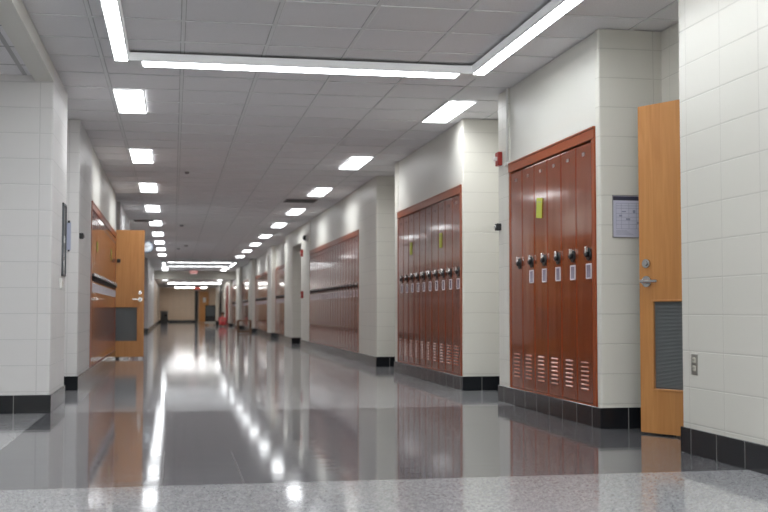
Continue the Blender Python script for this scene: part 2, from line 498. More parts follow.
# frames of the two doorways
def door_frame(x, y0, y1, side, label):
    m = MB(); t = 0.05
    a, b = (x - 0.01, x + 0.135) if side > 0 else (x - 0.135, x + 0.01)
    m.box(a, b, y0, y0 + t, 0, 2.16, 0, 0.004); m.box(a, b, y1 - t, y1, 0, 2.16, 0, 0.004)
    m.box(a, b, y0, y1, 2.16, 2.20, 0, 0.004)
    struct(m.build('trim_1' if side > 0 else 'trim_2', M['steel']), label, 'trim')
door_frame(RB, 6.12, 7.16, 1, 'steel frame of the doorway at the right')
door_frame(LB, 19.40, 20.42, -1, 'steel frame of the doorway at the left')

# ------------------------------------------------------------------ ceiling lights
def ordinal(i):
    return ['first', 'second', 'third', 'fourth', 'fifth', 'sixth', 'seventh', 'eighth', 'ninth', 'tenth', 'eleventh',
            'twelfth', 'thirteenth', 'fourteenth', 'fifteenth', 'sixteenth', 'seventeenth', 'eighteenth', 'nineteenth',
            'twentieth', 'twenty-first', 'twenty-second', 'twenty-third', 'twenty-fourth', 'twenty-fifth'][i]

def make_troffer(loc, label, group):
    r = empty('ceiling_light', loc); tag(r, label, 'light', group)
    w, l = 0.142, 0.605
    m = MB(); t = 0.014
    m.box(-w, w, -l, -l + t, -0.010, -0.001, 0, 0.002); m.box(-w, w, l - t, l, -0.010, -0.001, 0, 0.002)
    m.box(-w, -w + t, -l + t, l - t, -0.010, -0.001, 0, 0.002); m.box(w - t, w, -l + t, l - t, -0.010, -0.001, 0, 0.002)
    m.build('frame', M['white'], r)
    m = MB(); m.box(-w + t, w - t, -l + t, l - t, -0.007, -0.002, 0, 0.001, False, 1); m.build('lens', M['lens'], r)
    ld = bpy.data.lights.new('lamp', 'AREA'); ld.shape = 'RECTANGLE'; ld.size = 0.26; ld.size_y = 1.16
    ld.energy = 4.6; ld.color = (0.95, 0.98, 1.0); ld.spread = math.radians(158)
    lo = bpy.data.objects.new('lamp', ld); COL.objects.link(lo); lo.parent = r; lo.location = (0, 0, -0.013)
    return r
LY = [10.71, 14.55, 18.27, 22.0, 25.65, 29.3, 32.9, 36.5, 40.2]
RY = [10.71, 14.72, 18.45, 22.2, 25.8, 29.6, 33.4, 37.2, 41.0]
proto = None
GL = 'ceiling lights of the left row'; GR = 'ceiling lights of the right row'
for i, y in enumerate(LY):
    lab = 'oblong ceiling light panel, %s of the left row beyond the near linear frame' % ordinal(i)
    if proto is None: proto = make_troffer((-0.41, y, ZC), lab, GL)
    else: copy_thing(proto, (-0.41, y, ZC), 0, lab, GL)
for i, y in enumerate(RY):
    lab = 'oblong ceiling light panel, %s of the right row beyond the near linear frame' % ordinal(i)
    copy_thing(proto, (2.615 if i == 0 else 2.336, y, ZC), 0, lab, GR)
for i, y in enumerate((52.3, 54.9)):
    copy_thing(proto, (-0.41, y, ZC), 0, 'far ceiling light panel at left, %s beyond the far linear frame' % ordinal(i), 'ceiling lights beyond the far linear frame')
    copy_thing(proto, (2.336, y, ZC), 0, 'far ceiling light panel at right, %s beyond the far linear frame' % ordinal(i), 'ceiling lights beyond the far linear frame')
copy_thing(proto, (-0.45, 59.8, ZH), 0, 'tiny light panel at left in the lowered far ceiling, behind the header', 'lights in the lowered far ceiling')
copy_thing(proto, (2.35, 59.8, ZH), 0, 'tiny light panel at right in the lowered far ceiling, behind the header', 'lights in the lowered far ceiling')
for i, y in enumerate((-1.6, -4.4)):  # unseen panels added as fill from behind the camera
    for s, x in (('left', 0.38), ('right', 1.6)):
        copy_thing(proto, (x, y, ZC), 0, 'added fill light panel behind the viewpoint, %s pair, %s' % (ordinal(i), s), 'added unseen fill lights')
copy_thing(proto, (-2.6, 6.6, 2.66), 0, 'added unseen fill light panel in the side passage at the left', 'added unseen fill lights')  # unseen panel added to brighten pier faces turned to the camera

def linear_frame(x0, x1, y0, y1, w, wy, label, drop=0.078, lens='linlens'):
    """rectangle of hanging linear fixtures; outer sizes"""
    r = empty('linear_light_frame', ((x0 + x1) / 2, (y0 + y1) / 2, ZC)); tag(r, label, 'light')
    ox, oy, oz = r.location
    X0, X1, Y0, Y1 = x0 - ox, x1 - ox, y0 - oy, y1 - oy
    zt, zb = -0.012, -drop
    m = MB()
    m.box(X0, X0 + w, Y0, Y1, zb, zt, 0, 0.004); m.box(X1 - w, X1, Y0, Y1, zb, zt, 0, 0.004)
    m.box(X0 + w, X1 - w, Y1 - wy, Y1, zb, zt, 0, 0.004); m.box(X0 + w, X1 - w, Y0, Y0 + wy, zb, zt, 0, 0.004)
    n = 6
    for k in range(n):                                           # hangers up to the ceiling
        yy = Y0 + (k + 0.5) * (Y1 - Y0) / n
        m.box(X0 + w / 2 - 0.02, X0 + w / 2 + 0.02, yy - 0.02, yy + 0.02, zt, 0); m.box(X1 - w / 2 - 0.02, X1 - w / 2 + 0.02, yy - 0.02, yy + 0.02, zt, 0)
    m.build('housing', M['white'], r)
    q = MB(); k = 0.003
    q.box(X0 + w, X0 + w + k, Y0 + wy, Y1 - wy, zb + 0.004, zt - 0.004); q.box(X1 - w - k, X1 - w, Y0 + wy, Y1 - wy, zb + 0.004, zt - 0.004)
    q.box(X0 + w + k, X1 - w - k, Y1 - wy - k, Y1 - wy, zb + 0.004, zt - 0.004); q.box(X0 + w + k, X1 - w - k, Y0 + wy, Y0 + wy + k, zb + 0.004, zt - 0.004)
    q.build('side_glow', M['sideglow'], r)  # thin glowing skins laid over the inner housing faces
    e = 0.012; cg = 0.10
    for (a, b, c_, d) in ((X0 + e, X0 + w - e, Y0 + wy, Y1 - wy), (X1 - w + e, X1 - e, Y0 + wy, Y1 - wy),
                          (X0 + w + cg, X1 - w - cg, Y1 - wy + e, Y1 - e), (X0 + w + cg, X1 - w - cg, Y0 + e, Y0 + wy - e)):
        q = MB(); q.box(a, b, c_, d, zb - 0.004, zb + 0.002, 0, 0.001, False, 1); q.build('lens', M[lens], r)
    return r
linear_frame(-0.455, 2.405, 2.0, 8.775, 0.112, 0.19, 'large rectangle of white linear ceiling lights hanging just below the near ceiling')
linear_frame(-0.455, 2.41, -6.3, 0.6, 0.115, 0.20, 'added unseen rectangle of linear fill lights behind the viewpoint', lens='backfill')  # unseen fill added to lift the camera-facing surfaces
linear_frame(-0.455, 2.41, 44.4, 48.6, 0.115, 0.24, 'distant rectangle of white linear ceiling lights near the exit sign', lens='midlens')

def strip_light(x0, x1, y, label):
    r = empty('strip_light', ((x0 + x1) / 2, y, ZH - 0.001)); tag(r, label, 'light', 'long strip lights in the lowered far ceiling')
    w = (x1 - x0) / 2
    m = MB(); m.box(-w, w, -0.16, 0.16, -0.05, 0, 0, 0.004); m.build('housing', M['white'], r)
    m = MB(); m.box(-w + 0.03, w - 0.03, -0.14, 0.14, -0.056, -0.05, 0, 0.001, False, 1)
    m.box(-w + 0.03, w - 0.03, -0.166, -0.16, -0.045, -0.008, 0, 0.001, False, 1); m.build('lens', M['farlens'], r)
for i, (a, b, y) in enumerate(((-0.35, 2.65, 65.5), (0.05, 2.2, 77.5))):
    strip_light(a, b, y, ['long white strip light across the lowered far ceiling, nearest of the three',
                          'shorter white strip light closest to the tan far wall',
                          'long white strip light across the lowered far ceiling, middle of the three'][i])

# ceiling grilles and detectors
def grille(x0, x1, y, label):
    r = empty('ceiling_vent', ((x0 + x1) / 2, y, ZC)); tag(r, label, 'vent', 'ceiling return grilles')
    w = (x1 - x0) / 2; l = 0.29
    m = MB()
    for a in ((-w, w, -l, -l + .02), (-w, w, l - .02, l), (-w, -w + .02, -l, l), (w - .02, w, -l, l)): m.box(a[0], a[1], a[2], a[3], -0.01, 0)
    m.build('frame', M['greyplate'], r)
    m = MB()
    for k in range(14):
        yy = -l + 0.035 + k * 0.04
        m.box(-w + .02, w - .02, yy, yy + 0.012, -0.008, -0.001)
    m.box(-w + .02, w - .02, -l + .02, l - .02, -0.0015, -0.0005, 1)
    m.build('slats', [M['ventdark'], M['black']], r)
grille(-0.866, -0.261 - 0.18, 24.95, 'dark grey return grille in the ceiling beside the left row of lights')
grille(1.90, 2.46, 19.9, 'dark grey return grille in the ceiling beside the right row of lights')
for i, (x, y, r_, lab) in enumerate(((0.166, 15.94, 0.045, 'small sprinkler head in the ceiling, nearest of the four ceiling devices'),
                                (0.159, 25.94, 0.06, 'small round smoke detector in the ceiling, second of the four ceiling devices'),
                                (0.342, 34.0, 0.09, 'small round speaker in the ceiling, rightmost of the far ceiling devices'),
                                (0.137, 35.7, 0.09, 'small round speaker in the ceiling, farthest of the four ceiling devices'))):
    r = empty('ceiling_detector', (x, y, ZC)); tag(r, lab, 'detector', 'ceiling devices along the middle')
    MB().cyl((0, 0, -0.006), 'z', r_, 0.012, 0, 24).build('base_plate', M['white'], r)
    MB().cyl((0, 0, -0.027), 'z', r_ * 0.5, 0.03, 0, 20, r2=r_ * 0.75).build('sensor_head', M['greyplate'], r)

# exit signs
def exit_sign(loc, w, h, label):
    r = empty('exit_sign', loc); tag(r, label, 'sign', 'red lit exit signs')
    m = MB(); m.box(-w / 2, w / 2, -0.03, 0.03, -h, 0, 0, 0.006); m.build('housing', M['whitepaint'], r)
    m = MB(); m.box(-0.03, 0.03, -0.02, 0.02, 0, 0.05); m.build('mount', M['whitepaint'], r)
    cu = bpy.data.curves.new('exit_text', 'FONT'); cu.body = 'EXIT'; cu.size = h * 0.95; cu.extrude = 0.004
    cu.align_x = 'CENTER'; cu.align_y = 'CENTER'
    t = bpy.data.objects.new('tmp', cu); COL.objects.link(t)
    dg = bpy.context.evaluated_depsgraph_get(); me = bpy.data.meshes.new_from_object(t.evaluated_get(dg))
    bpy.data.objects.remove(t)
    me.materials.clear(); me.materials.append(M['exit'])
    o = bpy.data.objects.new('lettering', me); COL.objects.link(o); o.parent = r
    o.location = (0, -0.034, -h / 2); o.rotation_euler = (PI / 2, 0, 0)
exit_sign((0.92, 54.0, 2.69), 0.30, 0.19, 'red exit sign hanging from the ceiling in front of the far header')
exit_sign((1.49, 74.0, 2.335), 0.34, 0.22, 'red exit sign in the lowered ceiling near the far tan wall')

# ------------------------------------------------------------------ lockers
# local frame: door face at local y = 0 looking to -Y, body behind (+Y), width along X, z from the floor.
LW = 0.3225
Z0, Z1 = 0.150, 1.985
def make_locker(detail=True):
    r = empty('locker', (0, 0, 0))
    m = MB()
    w = LW / 2 - 0.002
    m.box(-w, w, 0.022, 0.36, Z0, Z1, 0, 0.002, False, 1)
    m.build('body', M['gap'], r)
    d = MB()
    dw = LW / 2 - 0.0045
    d.box(-dw, dw, 0.0, 0.020, Z0 + 0.004, Z1 - 0.006, 0, 0.0045, False, 2)
    # raised pan edge on both long sides
    d.box(-dw, -dw + 0.012, -0.0015, 0.004, Z0 + 0.01, Z1 - 0.012, 0, 0.0012, False, 1)
    d.box(dw - 0.012, dw, -0.0015, 0.004, Z0 + 0.01, Z1 - 0.012, 0, 0.0012, False, 1)
    door = d.build('door', M['locker'], r)
    v = MB()
    for k in range(7):
        z = 0.240 + k * 0.031
        v.box(-0.068, 0.068, -0.011, 0.002, z, z + 0.014, 0, 0.005, False, 2,
              rot=Matrix.Rotation(math.radians(-22), 4, 'X'), org=(0, 0, z))
    v.build('louver_vent', M['ventglint'], door)
    hd = MB()
    hd.cyl((0.098, -0.004, 1.196), 'y', 0.046, 0.014, 0, 28)
    hd.box(0.098 - 0.050, 0.098 + 0.050, -0.009, 0.0, 1.172, 1.205, 0, 0.004, False, 1)
    hd.box(0.086, 0.110, -0.036, -0.008, 1.198, 1.250, 1, 0.008, False, 2)
    hd.cyl((0.098, -0.022, 1.196), 'y', 0.021, 0.022, 0, 20)
    hd.build('handle', [M['black'], M['chrome']], door)
    cp = MB()
    X = 0.096
    t = 0.010; a, b, z0, z1 = X - 0.052, X + 0.052, 1.022, 1.130
    cp.box(a, b, -0.008, 0, z0, z0 + t, 0, 0.002, False, 1); cp.box(a, b, -0.008, 0, z1 - t, z1, 0, 0.002, False, 1)
    cp.box(a, a + t, -0.008, 0, z0, z1, 0, 0.002, False, 1); cp.box(b - t, b, -0.008, 0, z0, z1, 0, 0.002, False, 1)
    pl = cp.build('card_holder', M['holder'], door)
    q = MB(); q.box(a + t, b - t, -0.004, 0, z0 + t, z1 - t); q.build('card', M['card'], pl)
    n = MB(); n.box(-0.024, 0.024, -0.004, 0, 1.895, 1.922, 0, 0.003, False, 1)
    n.cyl((-0.017, -0.0045, 1.9085), 'y', 0.003, 0.003, 1, 8); n.cyl((0.017, -0.0045, 1.9085), 'y', 0.003, 0.003, 1, 8)
    n.build('number_plate', [M['greyplate'], M['black']], door)
    return r
M['ventglint'] = simple('rust_red_louver_glint', (0.36, 0.15, 0.10), 0.18, spec=0.7, metal=0.25)  # paler, pinker than the doors: glints on the slats put into the colour
proto_locker = make_locker()
first = [True]

def place_bank(side, y0, n, rec, where, group, skip_card_last=False, surround_label=''):
    """n lockers starting at near end y0"""
    X = (XR + rec) if side > 0 else (XL - rec)
    rz = -PI / 2 if side > 0 else PI / 2
    out = 0.002
    for i in range(n):
        y = y0 + LW * (i + 0.5)
        lab = 'rust-red locker, %s from the near end of %s' % (ordinal(i), where)
        if n > 1 and i == n - 1: lab = 'rust-red locker at the far end of %s' % where
        loc = (X - side * out, y, 0)
        if first[0]:
            o = proto_locker; o.location = loc; o.rotation_euler = (0, 0, rz); tag(o, lab, 'locker', group); first[0] = False
        else:
            o = copy_thing(proto_locker, loc, rz, lab, group)
            o['category'] = 'locker'
        yield o, y

def surround(side, y0, y1, d0, d1, rec, label):
    """painted steel trim round a bank: sloping top fascia, side fillers, bottom rail"""
    X = (XR + rec) if side > 0 else (XL - rec)
    s = side
    m = MB()
    def bx(p0, p1, ya, yb, za, zb, bev=0.003):
        a, b = sorted((X - s * p0, X + s * p1)); m.box(a, b, ya, yb, za, zb, 0, bev, False, 1)
    bx(0.010, 0.06, y0, y1, Z1 + 0.008, ZL + 0.0)
    bx(0.016, 0.06, y0, y1, ZL - 0.012, ZL + 0.004)
    if d0 - y0 > 0.01: bx(0.006, 0.06, y0, d0 - 0.001, 0.140, Z1 + 0.008)
    if y1 - d1 > 0.01: bx(0.006, 0.06, d1 + 0.001, y1, 0.140, Z1 + 0.008)
    bx(0.003, 0.06, d0, d1, 0.139, Z0 + 0.001, 0.001)
    o = m.build('locker_trim', M['trimred'])
    tag(o, label, 'trim', 'steel trims framing the locker banks')

banks = [  # side, near y, far y, first door y, count, recess, where
    (1, 7.418, 9.458, 7.475, 6, 0.0, 'the six-locker bank beside the posted notice', 'lockers in the nearest right bank'),
    (1, 11.128, 14.455, 11.185, 10, 0.0, 'the ten-locker bank with two yellow tags', 'lockers in the second right bank'),
    (1, 17.628, 24.143, 17.67, 20, 0.0, 'the long third bank on the right wall', 'lockers in the third right bank'),
    (1, 29.81, 33.91, 29.93, 12, REC, 'the fourth bank on the right wall', 'lockers in the fourth right bank'),
    (1, 35.41, 42.49, 35.45, 21, REC, 'the fifth bank on the right wall', 'lockers in the fifth right bank'),
    (1, 44.46, 50.59, 44.5, 18, REC, 'the sixth bank on the right wall', 'lockers in the sixth right bank'),
    (1, 53.41, 59.59, 53.5, 18, REC, 'the farthest bank on the right wall', 'lockers in the farthest right bank'),
    (-1, 13.558, 19.248, 13.66, 17, 0.0, 'the near left bank beside the open door', 'lockers in the near left bank'),
    (-1, 25.01, 32.39, 25.05, 22, REC, 'the left bank behind the open door', 'lockers in the middle left bank'),
    (-1, 36.61, 42.99, 36.7, 19, REC, 'the far left bank below the clock', 'lockers in the far left bank'),
]
tagspots = []
for (side, a, b, d, n, rec, where, grp) in banks:
    items = list(place_bank(side, d, n, rec, where, grp))
    surround(side, a, b, d, d + n * LW, rec, 'rust-red steel trim framing ' + where)
    if n == 6:
        last = items[-1][0]
        for ch in last.children:
            for g in ch.children:
                if g.name.startswith('card_holder'):
                    for q in g.children: bpy.data.objects.remove(q)
                    bpy.data.objects.remove(g); break

def paper_tag(side, y, z0, z1, w, label, tilt=0.0):
    X = XR if side > 0 else XL
    m = MB()
    a, b = sorted((X - side * 0.0065, X - side * 0.0095))
    m.box(a, b, y - w / 2, y + w / 2, z0, z1, 0, 0.0008, False, 1, rot=Matrix.Rotation(tilt, 4, 'X'), org=(X, y, z1))
    a2, b2 = sorted((X - side * 0.0095, X - side * 0.0105))
    m.box(a2, b2, y - w * 0.3, y + w * 0.3, z1 - 0.035, z1 - 0.030, 1, rot=Matrix.Rotation(tilt, 4, 'X'), org=(X, y, z1))
    tag(m.build('paper_tag', [M['yellow'], M['ink']]), label, 'tag', 'yellow paper tags on the lockers')
paper_tag(1, 8.61, 1.535, 1.695, 0.135, 'yellow-green paper tag stuck on the nearest locker bank', 0.10)
paper_tag(1, 12.02, 1.485, 1.645, 0.11, 'yellow-green paper tag on the second locker bank, the nearer one')
paper_tag(1, 13.59, 1.485, 1.635, 0.11, 'yellow-green paper tag on the second locker bank, the farther one')
paper_tag(-1, 14.60, 1.54, 1.66, 0.10, 'yellow paper tag on the near left locker bank, left of two')
paper_tag(-1, 17.83, 1.57, 1.74, 0.10, 'yellow paper tag on the near left locker bank, right of two')

# ------------------------------------------------------------------ doors
def make_door(name, hinge, free, label, lever=True, lever_side=-1, gap=0.012):
    """leaf from hinge point to free edge; local +X runs hinge->free edge, local -Y (times lever_side) is the shown face"""
    hv = Vector((hinge[0], hinge[1], 0)); fv = Vector((free[0], free[1], 0))
    ang = math.atan2(fv.y - hv.y, fv.x - hv.x)
    r = empty(name, (hinge[0], hinge[1], 0), ang); struct(r, label, 'door')
    W, H0, H1, T = 0.914, gap, 2.145, 0.044
    pz0, pz1, px0, px1 = 0.285, 0.872, 0.20, W - 0.10
    m = MB(); t = T / 2
    m.box(0, px0, -t, t, H0, H1, 0, 0.0015, False, 1); m.box(px1, W, -t, t, H0, H1, 0, 0.0015, False, 1)
    m.box(px0, px1, -t, t, H0, pz0); m.box(px0, px1, -t, t, pz1, H1)
    leaf = m.build('leaf', M['wood'], r)
    g = MB(); e = 0.014
    for a in ((px0, px1, pz0, pz0 + e), (px0, px1, pz1 - e, pz1), (px0, px0 + e, pz0, pz1), (px1 - e, px1, pz0, pz1)):
        g.box(a[0], a[1], -t - 0.004, t + 0.004, a[2], a[3], 0, 0.002, False, 1)
    g.build('vent_frame', M['wood'], r)
    v = MB(); n = 64
    for k in range(n):
        z = pz0 + e + (k + 0.5) * (pz1 - pz0 - 2 * e) / n
        v.box(px0 + e, px1 - e, -0.014, 0.014, z - 0.0016, z + 0.0016, 0, 0.0, rot=Matrix.Rotation(math.radians(38), 4, 'X'), org=(0, 0, z))
    v.box(px0 + e, px1 - e, -0.003, 0.003, pz0 + e, pz1 - e)
    v.build('vent_grille', M['vent'], r)
    s = lever_side
    hx = W - 0.065
    q = MB()
    q.cyl((hx, s * (t + 0.006), 0.99), 'y', 0.036, 0.014, 0, 28)
    q.cyl((hx, s * (t + 0.032), 0.99), 'y', 0.013, 0.05, 0, 18)
    q.box(hx - 0.125, hx + 0.012, s * (t + 0.048), s * (t + 0.064), 0.980, 1.000, 0, 0.006, False, 2)
    q.build('lever_handle', M['chrome'], r)
    q = MB()
    q.cyl((hx, s * (t + 0.008), 1.107), 'y', 0.029, 0.018, 0, 24); q.cyl((hx, s * (t + 0.02), 1.107), 'y', 0.015, 0.01, 0, 18)
    q.build('deadbolt', M['chrome'], r)
    q = MB()
    for z in (0.25, 1.08, 1.90): q.cyl((0.0, -s * (t + 0.004), z), 'z', 0.007, 0.10, 0, 12)
    q.build('hinges', M['steel'], r)
    return r
make_door('door_1', (3.44, 6.215), (3.02, 7.03), 'open maple door with grey vent panel standing out from the right recess', lever_side=1)
# which face looks at the viewer: for door_1 the -X/-Y side
dl = make_door('door_2', (-1.40, 19.385), (-0.486, 19.385), 'open maple door with grey vent panel standing across the left wall', lever_side=-1, gap=0.035)
# small black hold-open catch on the left door
m = MB(); m.box(-0.935, -0.875, 19.33, 19.362, 1.60, 1.66, 0, 0.008)
tag(m.build('door_catch', M['black']), 'small black catch on the open left door above the handle', 'catch')

r = empty('door_5', (3.13, 26.9, 0)); struct(r, 'dark brown door inside the distant recess with the red alarms beside it', 'door')
m = MB(); m.box(-0.02, 0.03, -1.0, 0.86, 0.01, 2.30, 0, 0.003); m.build('leaf', M['benchwood'], r)
m = MB(); m.box(-0.05, -0.02, 0.70, 0.76, 0.97, 1.02, 0, 0.006); m.build('handle', M['chrome'], r)
# far doors and far wall things
r = empty('door_3', (1.72, YF - 0.02, 0)); struct(r, 'orange wooden door in the tan far wall with a white paper on it', 'door')
m = MB(); m.box(0.06, 0.62, -0.03, 0.02, 0.01, 2.10, 0, 0.003); m.build('leaf', M['wood'], r)
m = MB()
m.box(0, 0.05, -0.05, 0.02, 0, 2.15); m.box(0.63, 0.68, -0.05, 0.02, 0, 2.15); m.box(0, 0.68, -0.05, 0.02, 2.12, 2.17)
m.build('frame', M['wood'], r)
m = MB(); m.box(0.28, 0.48, -0.036, -0.031, 1.38, 1.72); m.build('posted_paper', M['whitepaint'], r)
m = MB(); m.box(1.44, 1.66, YF - 0.05, YF, 0, 2.2, 0, 0.004)
struct(m.build('trim_3', M['black']), 'dark vertical frame beside the far orange door', 'trim')
m = MB(); m.box(2.78, 2.857, 70.0, 70.6, 0, ZH, 0, 0.004); 
struct(m.build('trim_4', M['black']), 'dark vertical frame on the right near the far wall', 'trim')
m = MB(); m.box(2.80, 2.85, 61.2, 62.9, 0.02, 2.12, 0, 0.004); 
struct(m.build('door_4', M['red']), 'dark red door at the far right end of the corridor', 'door')

# ------------------------------------------------------------------ wall fittings
# posted notice on the near pier (faces the viewer, plane Y=7.34)
r = empty('notice_frame', (3.065, 7.34, 1.30)); tag(r, 'lavender printed notice with dark header bar on the block pier beside the right door', 'notice')
W_, H_ = 0.235, 0.292
m = MB(); t = 0.004
x0, x1 = -W_ / 2, W_ / 2
for a in ((x0, x1, 0, t), (x0, x1, H_ - t, H_), (x0, x0 + t, 0, H_), (x1 - t, x1, 0, H_)): m.box(a[0], a[1], -0.012, 0, a[2], a[3], 0, 0.002, False, 1)
m.build('frame', M['greyplate'], r)
m = MB(); m.box(x0 + t, x1 - t, -0.006, 0, t, H_ - t); pp = m.build('paper', M['lav'], r)
m = MB(); m.box(x0 + t, x1 - t, -0.0068, -0.006, H_ - 0.036, H_ - t - 0.004); m.build('header_bar', M['navy'], pp)
m = MB()
for z in (0.235, 0.218, 0.200, 0.165, 0.140, 0.115, 0.090, 0.060): m.box(x0 + 0.025, x1 - 0.03, -0.0066, -0.006, z, z + 0.0022)
for x in (x0 + 0.025, -0.055, 0.0, 0.055, x1 - 0.032): m.box(x, x + 0.002, -0.0066, -0.006, 0.06, 0.235)
for x, z, w_, h_ in ((-0.07, 0.145, 0.022, 0.012), (-0.02, 0.12, 0.03, 0.014), (0.03, 0.17, 0.018, 0.02), (-0.05, 0.175, 0.03, 0.008), (0.06, 0.095, 0.02, 0.015)):
    m.box(x, x + w_, -0.0066, -0.006, z, z + h_)
for k in range(4): m.box(x0 + 0.025, x0 + 0.15 - 0.015 * k, -0.0066, -0.006, 0.022 + 0.008 * k, 0.0245 + 0.008 * k)
m.build('print', M['ink'], pp)

# outlet
r = empty('wall_outlet', (XR, 5.922, 0.502)); tag(r, 'steel electrical outlet plate low on the near right block wall', 'outlet')
m = MB(); m.box(-0.005, 0, -0.037, 0.037, -0.059, 0.059, 0, 0.002, False, 1); m.build('plate', M['steel'], r)
for z in (-0.022, 0.022):
    m = MB(); m.box(-0.009, -0.004, -0.017, 0.017, z - 0.015, z + 0.015, 0, 0.003, False, 2)
    for y in (-0.006, 0.006): m.box(-0.0096, -0.009, y - 0.0012, y + 0.0012, z - 0.004, z + 0.006, 1)
    m.build('socket', [M['ivory'], M['black']], r)

def alarm(loc, side, label, strobe=True, s=1.0):
    """local: face toward -side x"""
    r = empty('fire_alarm', loc, 0 if side > 0 else PI); tag(r, label, 'alarm', 'red fire alarm devices')
    m = MB(); m.box(-0.045 * s, 0, -0.058 * s, 0.058 * s, -0.072 * s, 0.072 * s, 0, 0.006); m.build('housing', M['red'], r)
    m = MB()
    if strobe:
        m.box(-0.078 * s, -0.040 * s, -0.028 * s, 0.028 * s, -0.022 * s, 0.022 * s, 0, 0.008, False, 2)
        m.build('strobe_lens', M['whitepaint'], r)
    else:
        m.box(-0.06 * s, -0.040 * s, -0.035 * s, 0.035 * s, -0.02 * s, 0.006 * s, 0, 0.004, False, 2)
        m.build('pull_handle', M['whitepaint'], r)
alarm((XR, 9.715, 2.15), 1, 'red fire alarm with white strobe high on the pier left of the nearest lockers', s=0.85)
alarm((XR, 25.5, 2.10), 1, 'small red fire alarm strobe high beside the distant recessed doorway', s=1.1)
alarm((XR, 25.45, 1.16), 1, 'small red fire alarm pull station beside the distant recessed doorway', False, s=1.1)
m = MB(); m.box(XR - 0.045, XR, 9.70, 9.765, 1.512, 1.575, 0, 0.006); m.cyl((XR - 0.05, 9.732, 1.543), 'x', 0.018, 0.012, 1, 18)
tag(m.build('door_holder', [M['black'], M['chrome']]), 'small black magnetic door holder on the pier below the fire alarm', 'door holder')
m = MB(); m.box(XL, XL + 0.04, 11.885, 11.95, 1.53, 1.59, 0, 0.006); m.cyl((XL + 0.045, 11.917, 1.56), 'x', 0.018, 0.012, 1, 18)
tag(m.build('door_holder', [M['black'], M['chrome']]), 'small black magnetic door holder on the left pier beside the blue-grey sheet', 'door holder')
# conduit
r = empty('conduit', (XR, 9.475, 2.09)); tag(r, 'thin cream conduit running from ceiling to the fire alarm box', 'conduit')
m = MB(); m.cyl((-0.012, 0, 0.325), 'z', 0.010, 0.65, 0, 14); m.build('pipe', M['whitepaint'], r)
m = MB(); m.box(-0.03, 0, -0.03, 0.05, -0.03, 0.0, 0, 0.004); m.build('junction_box', M['whitepaint'], r)
# round speaker on pier
r = empty('security_camera', (XR, 24.65, 2.39)); tag(r, 'round dark camera dome on the wall beside the distant recessed doorway', 'camera')
m = MB(); m.cyl((-0.02, 0, 0), 'x', 0.075, 0.04, 0, 24); m.build('mount', M['whitepaint'], r)
m = MB(); m.ball((-0.05, 0, 0), 0.06, (0.9, 1, 1)); m.build('dome', M['black'], r)

# left: tall framed glass case on the first pier, with pale clips
r = empty('display_case', (XL, 10.21, 1.10)); tag(r, 'narrow framed glass case on the near left pier seen edge-on', 'display case')
m = MB()
for a in ((-0.14, -0.12, 0, 0.63), (0.12, 0.14, 0, 0.63), (-0.14, 0.14, 0, 0.02), (-0.14, 0.14, 0.61, 0.63)): m.box(0, 0.016, a[0], a[1], a[2], a[3], 0, 0.002)
m.build('frame', M['graphite'], r)
m = MB(); m.box(0, 0.010, -0.12, 0.12, 0.02, 0.61); m.build('glass', M['glassdark'], r)
m = MB(); m.box(0.010, 0.0115, -0.07, 0.05, 0.29, 0.35); m.build('paper', M['whitepaint'], r)
m = MB(); m.box(XL, XL + 0.018, 9.93, 10.06, 0.985, 1.075, 0, 0.004); m.box(XL + 0.018, XL + 0.022, 9.985, 10.005, 1.01, 1.05, 1)
tag(m.build('light_switch', [M['whitepaint'], M['beige']]), 'pale switch plate on the near left pier below the glass case', 'switch')
# blue-grey sheet on the left pier face (faces the viewer)
r = empty('hanging_sheet', (-1.047, 11.83, 1.41)); tag(r, 'narrow blue-grey sheet with black clip on the second left pier', 'notice')
m = MB(); m.box(-0.02, 0.02, -0.008, 0, 0, 0.28, 0, 0.001, False, 1); m.build('sheet', M['bluegrey'], r)
m = MB(); m.box(-0.012, 0.012, -0.016, 0, 0.275, 0.30, 0, 0.003); m.box(-0.010, 0.010, -0.012, 0, -0.012, 0.004, 0, 0.002); m.build('clip', M['black'], r)

# clock hanging from the left wall
r = empty('wall_clock', (-0.685, 30.0, 2.45)); tag(r, 'round white double-faced clock on a bracket above the open left door', 'clock')
m = MB(); m.cyl((0, 0, 0), 'y', 0.145, 0.09, 0, 40); m.build('rim', M['clockrim'], r)
m = MB(); m.cyl((0, -0.046, 0), 'y', 0.118, 0.006, 0, 40); fc = m.build('face', M['clockface'], r)
m = MB()
m.box(-0.004, 0.004, -0.053, -0.050, 0, 0.085, rot=Matrix.Rotation(math.radians(60), 4, 'Y'), org=(0, 0, 0))
m.box(-0.005, 0.005, -0.056, -0.053, 0, 0.055, rot=Matrix.Rotation(math.radians(-60), 4, 'Y'), org=(0, 0, 0))
for k in range(12):
    m.box(-0.003, 0.003, -0.052, -0.049, 0.092, 0.108, rot=Matrix.Rotation(k * PI / 6, 4, 'Y'), org=(0, 0, 0))
m.build('hands', M['black'], fc)
m = MB(); m.box(-0.40, -0.14, -0.02, 0.02, -0.02, 0.02); m.box(-0.405, -0.395, -0.06, 0.06, -0.06, 0.06)
m.build('bracket', M['clockrim'], r)

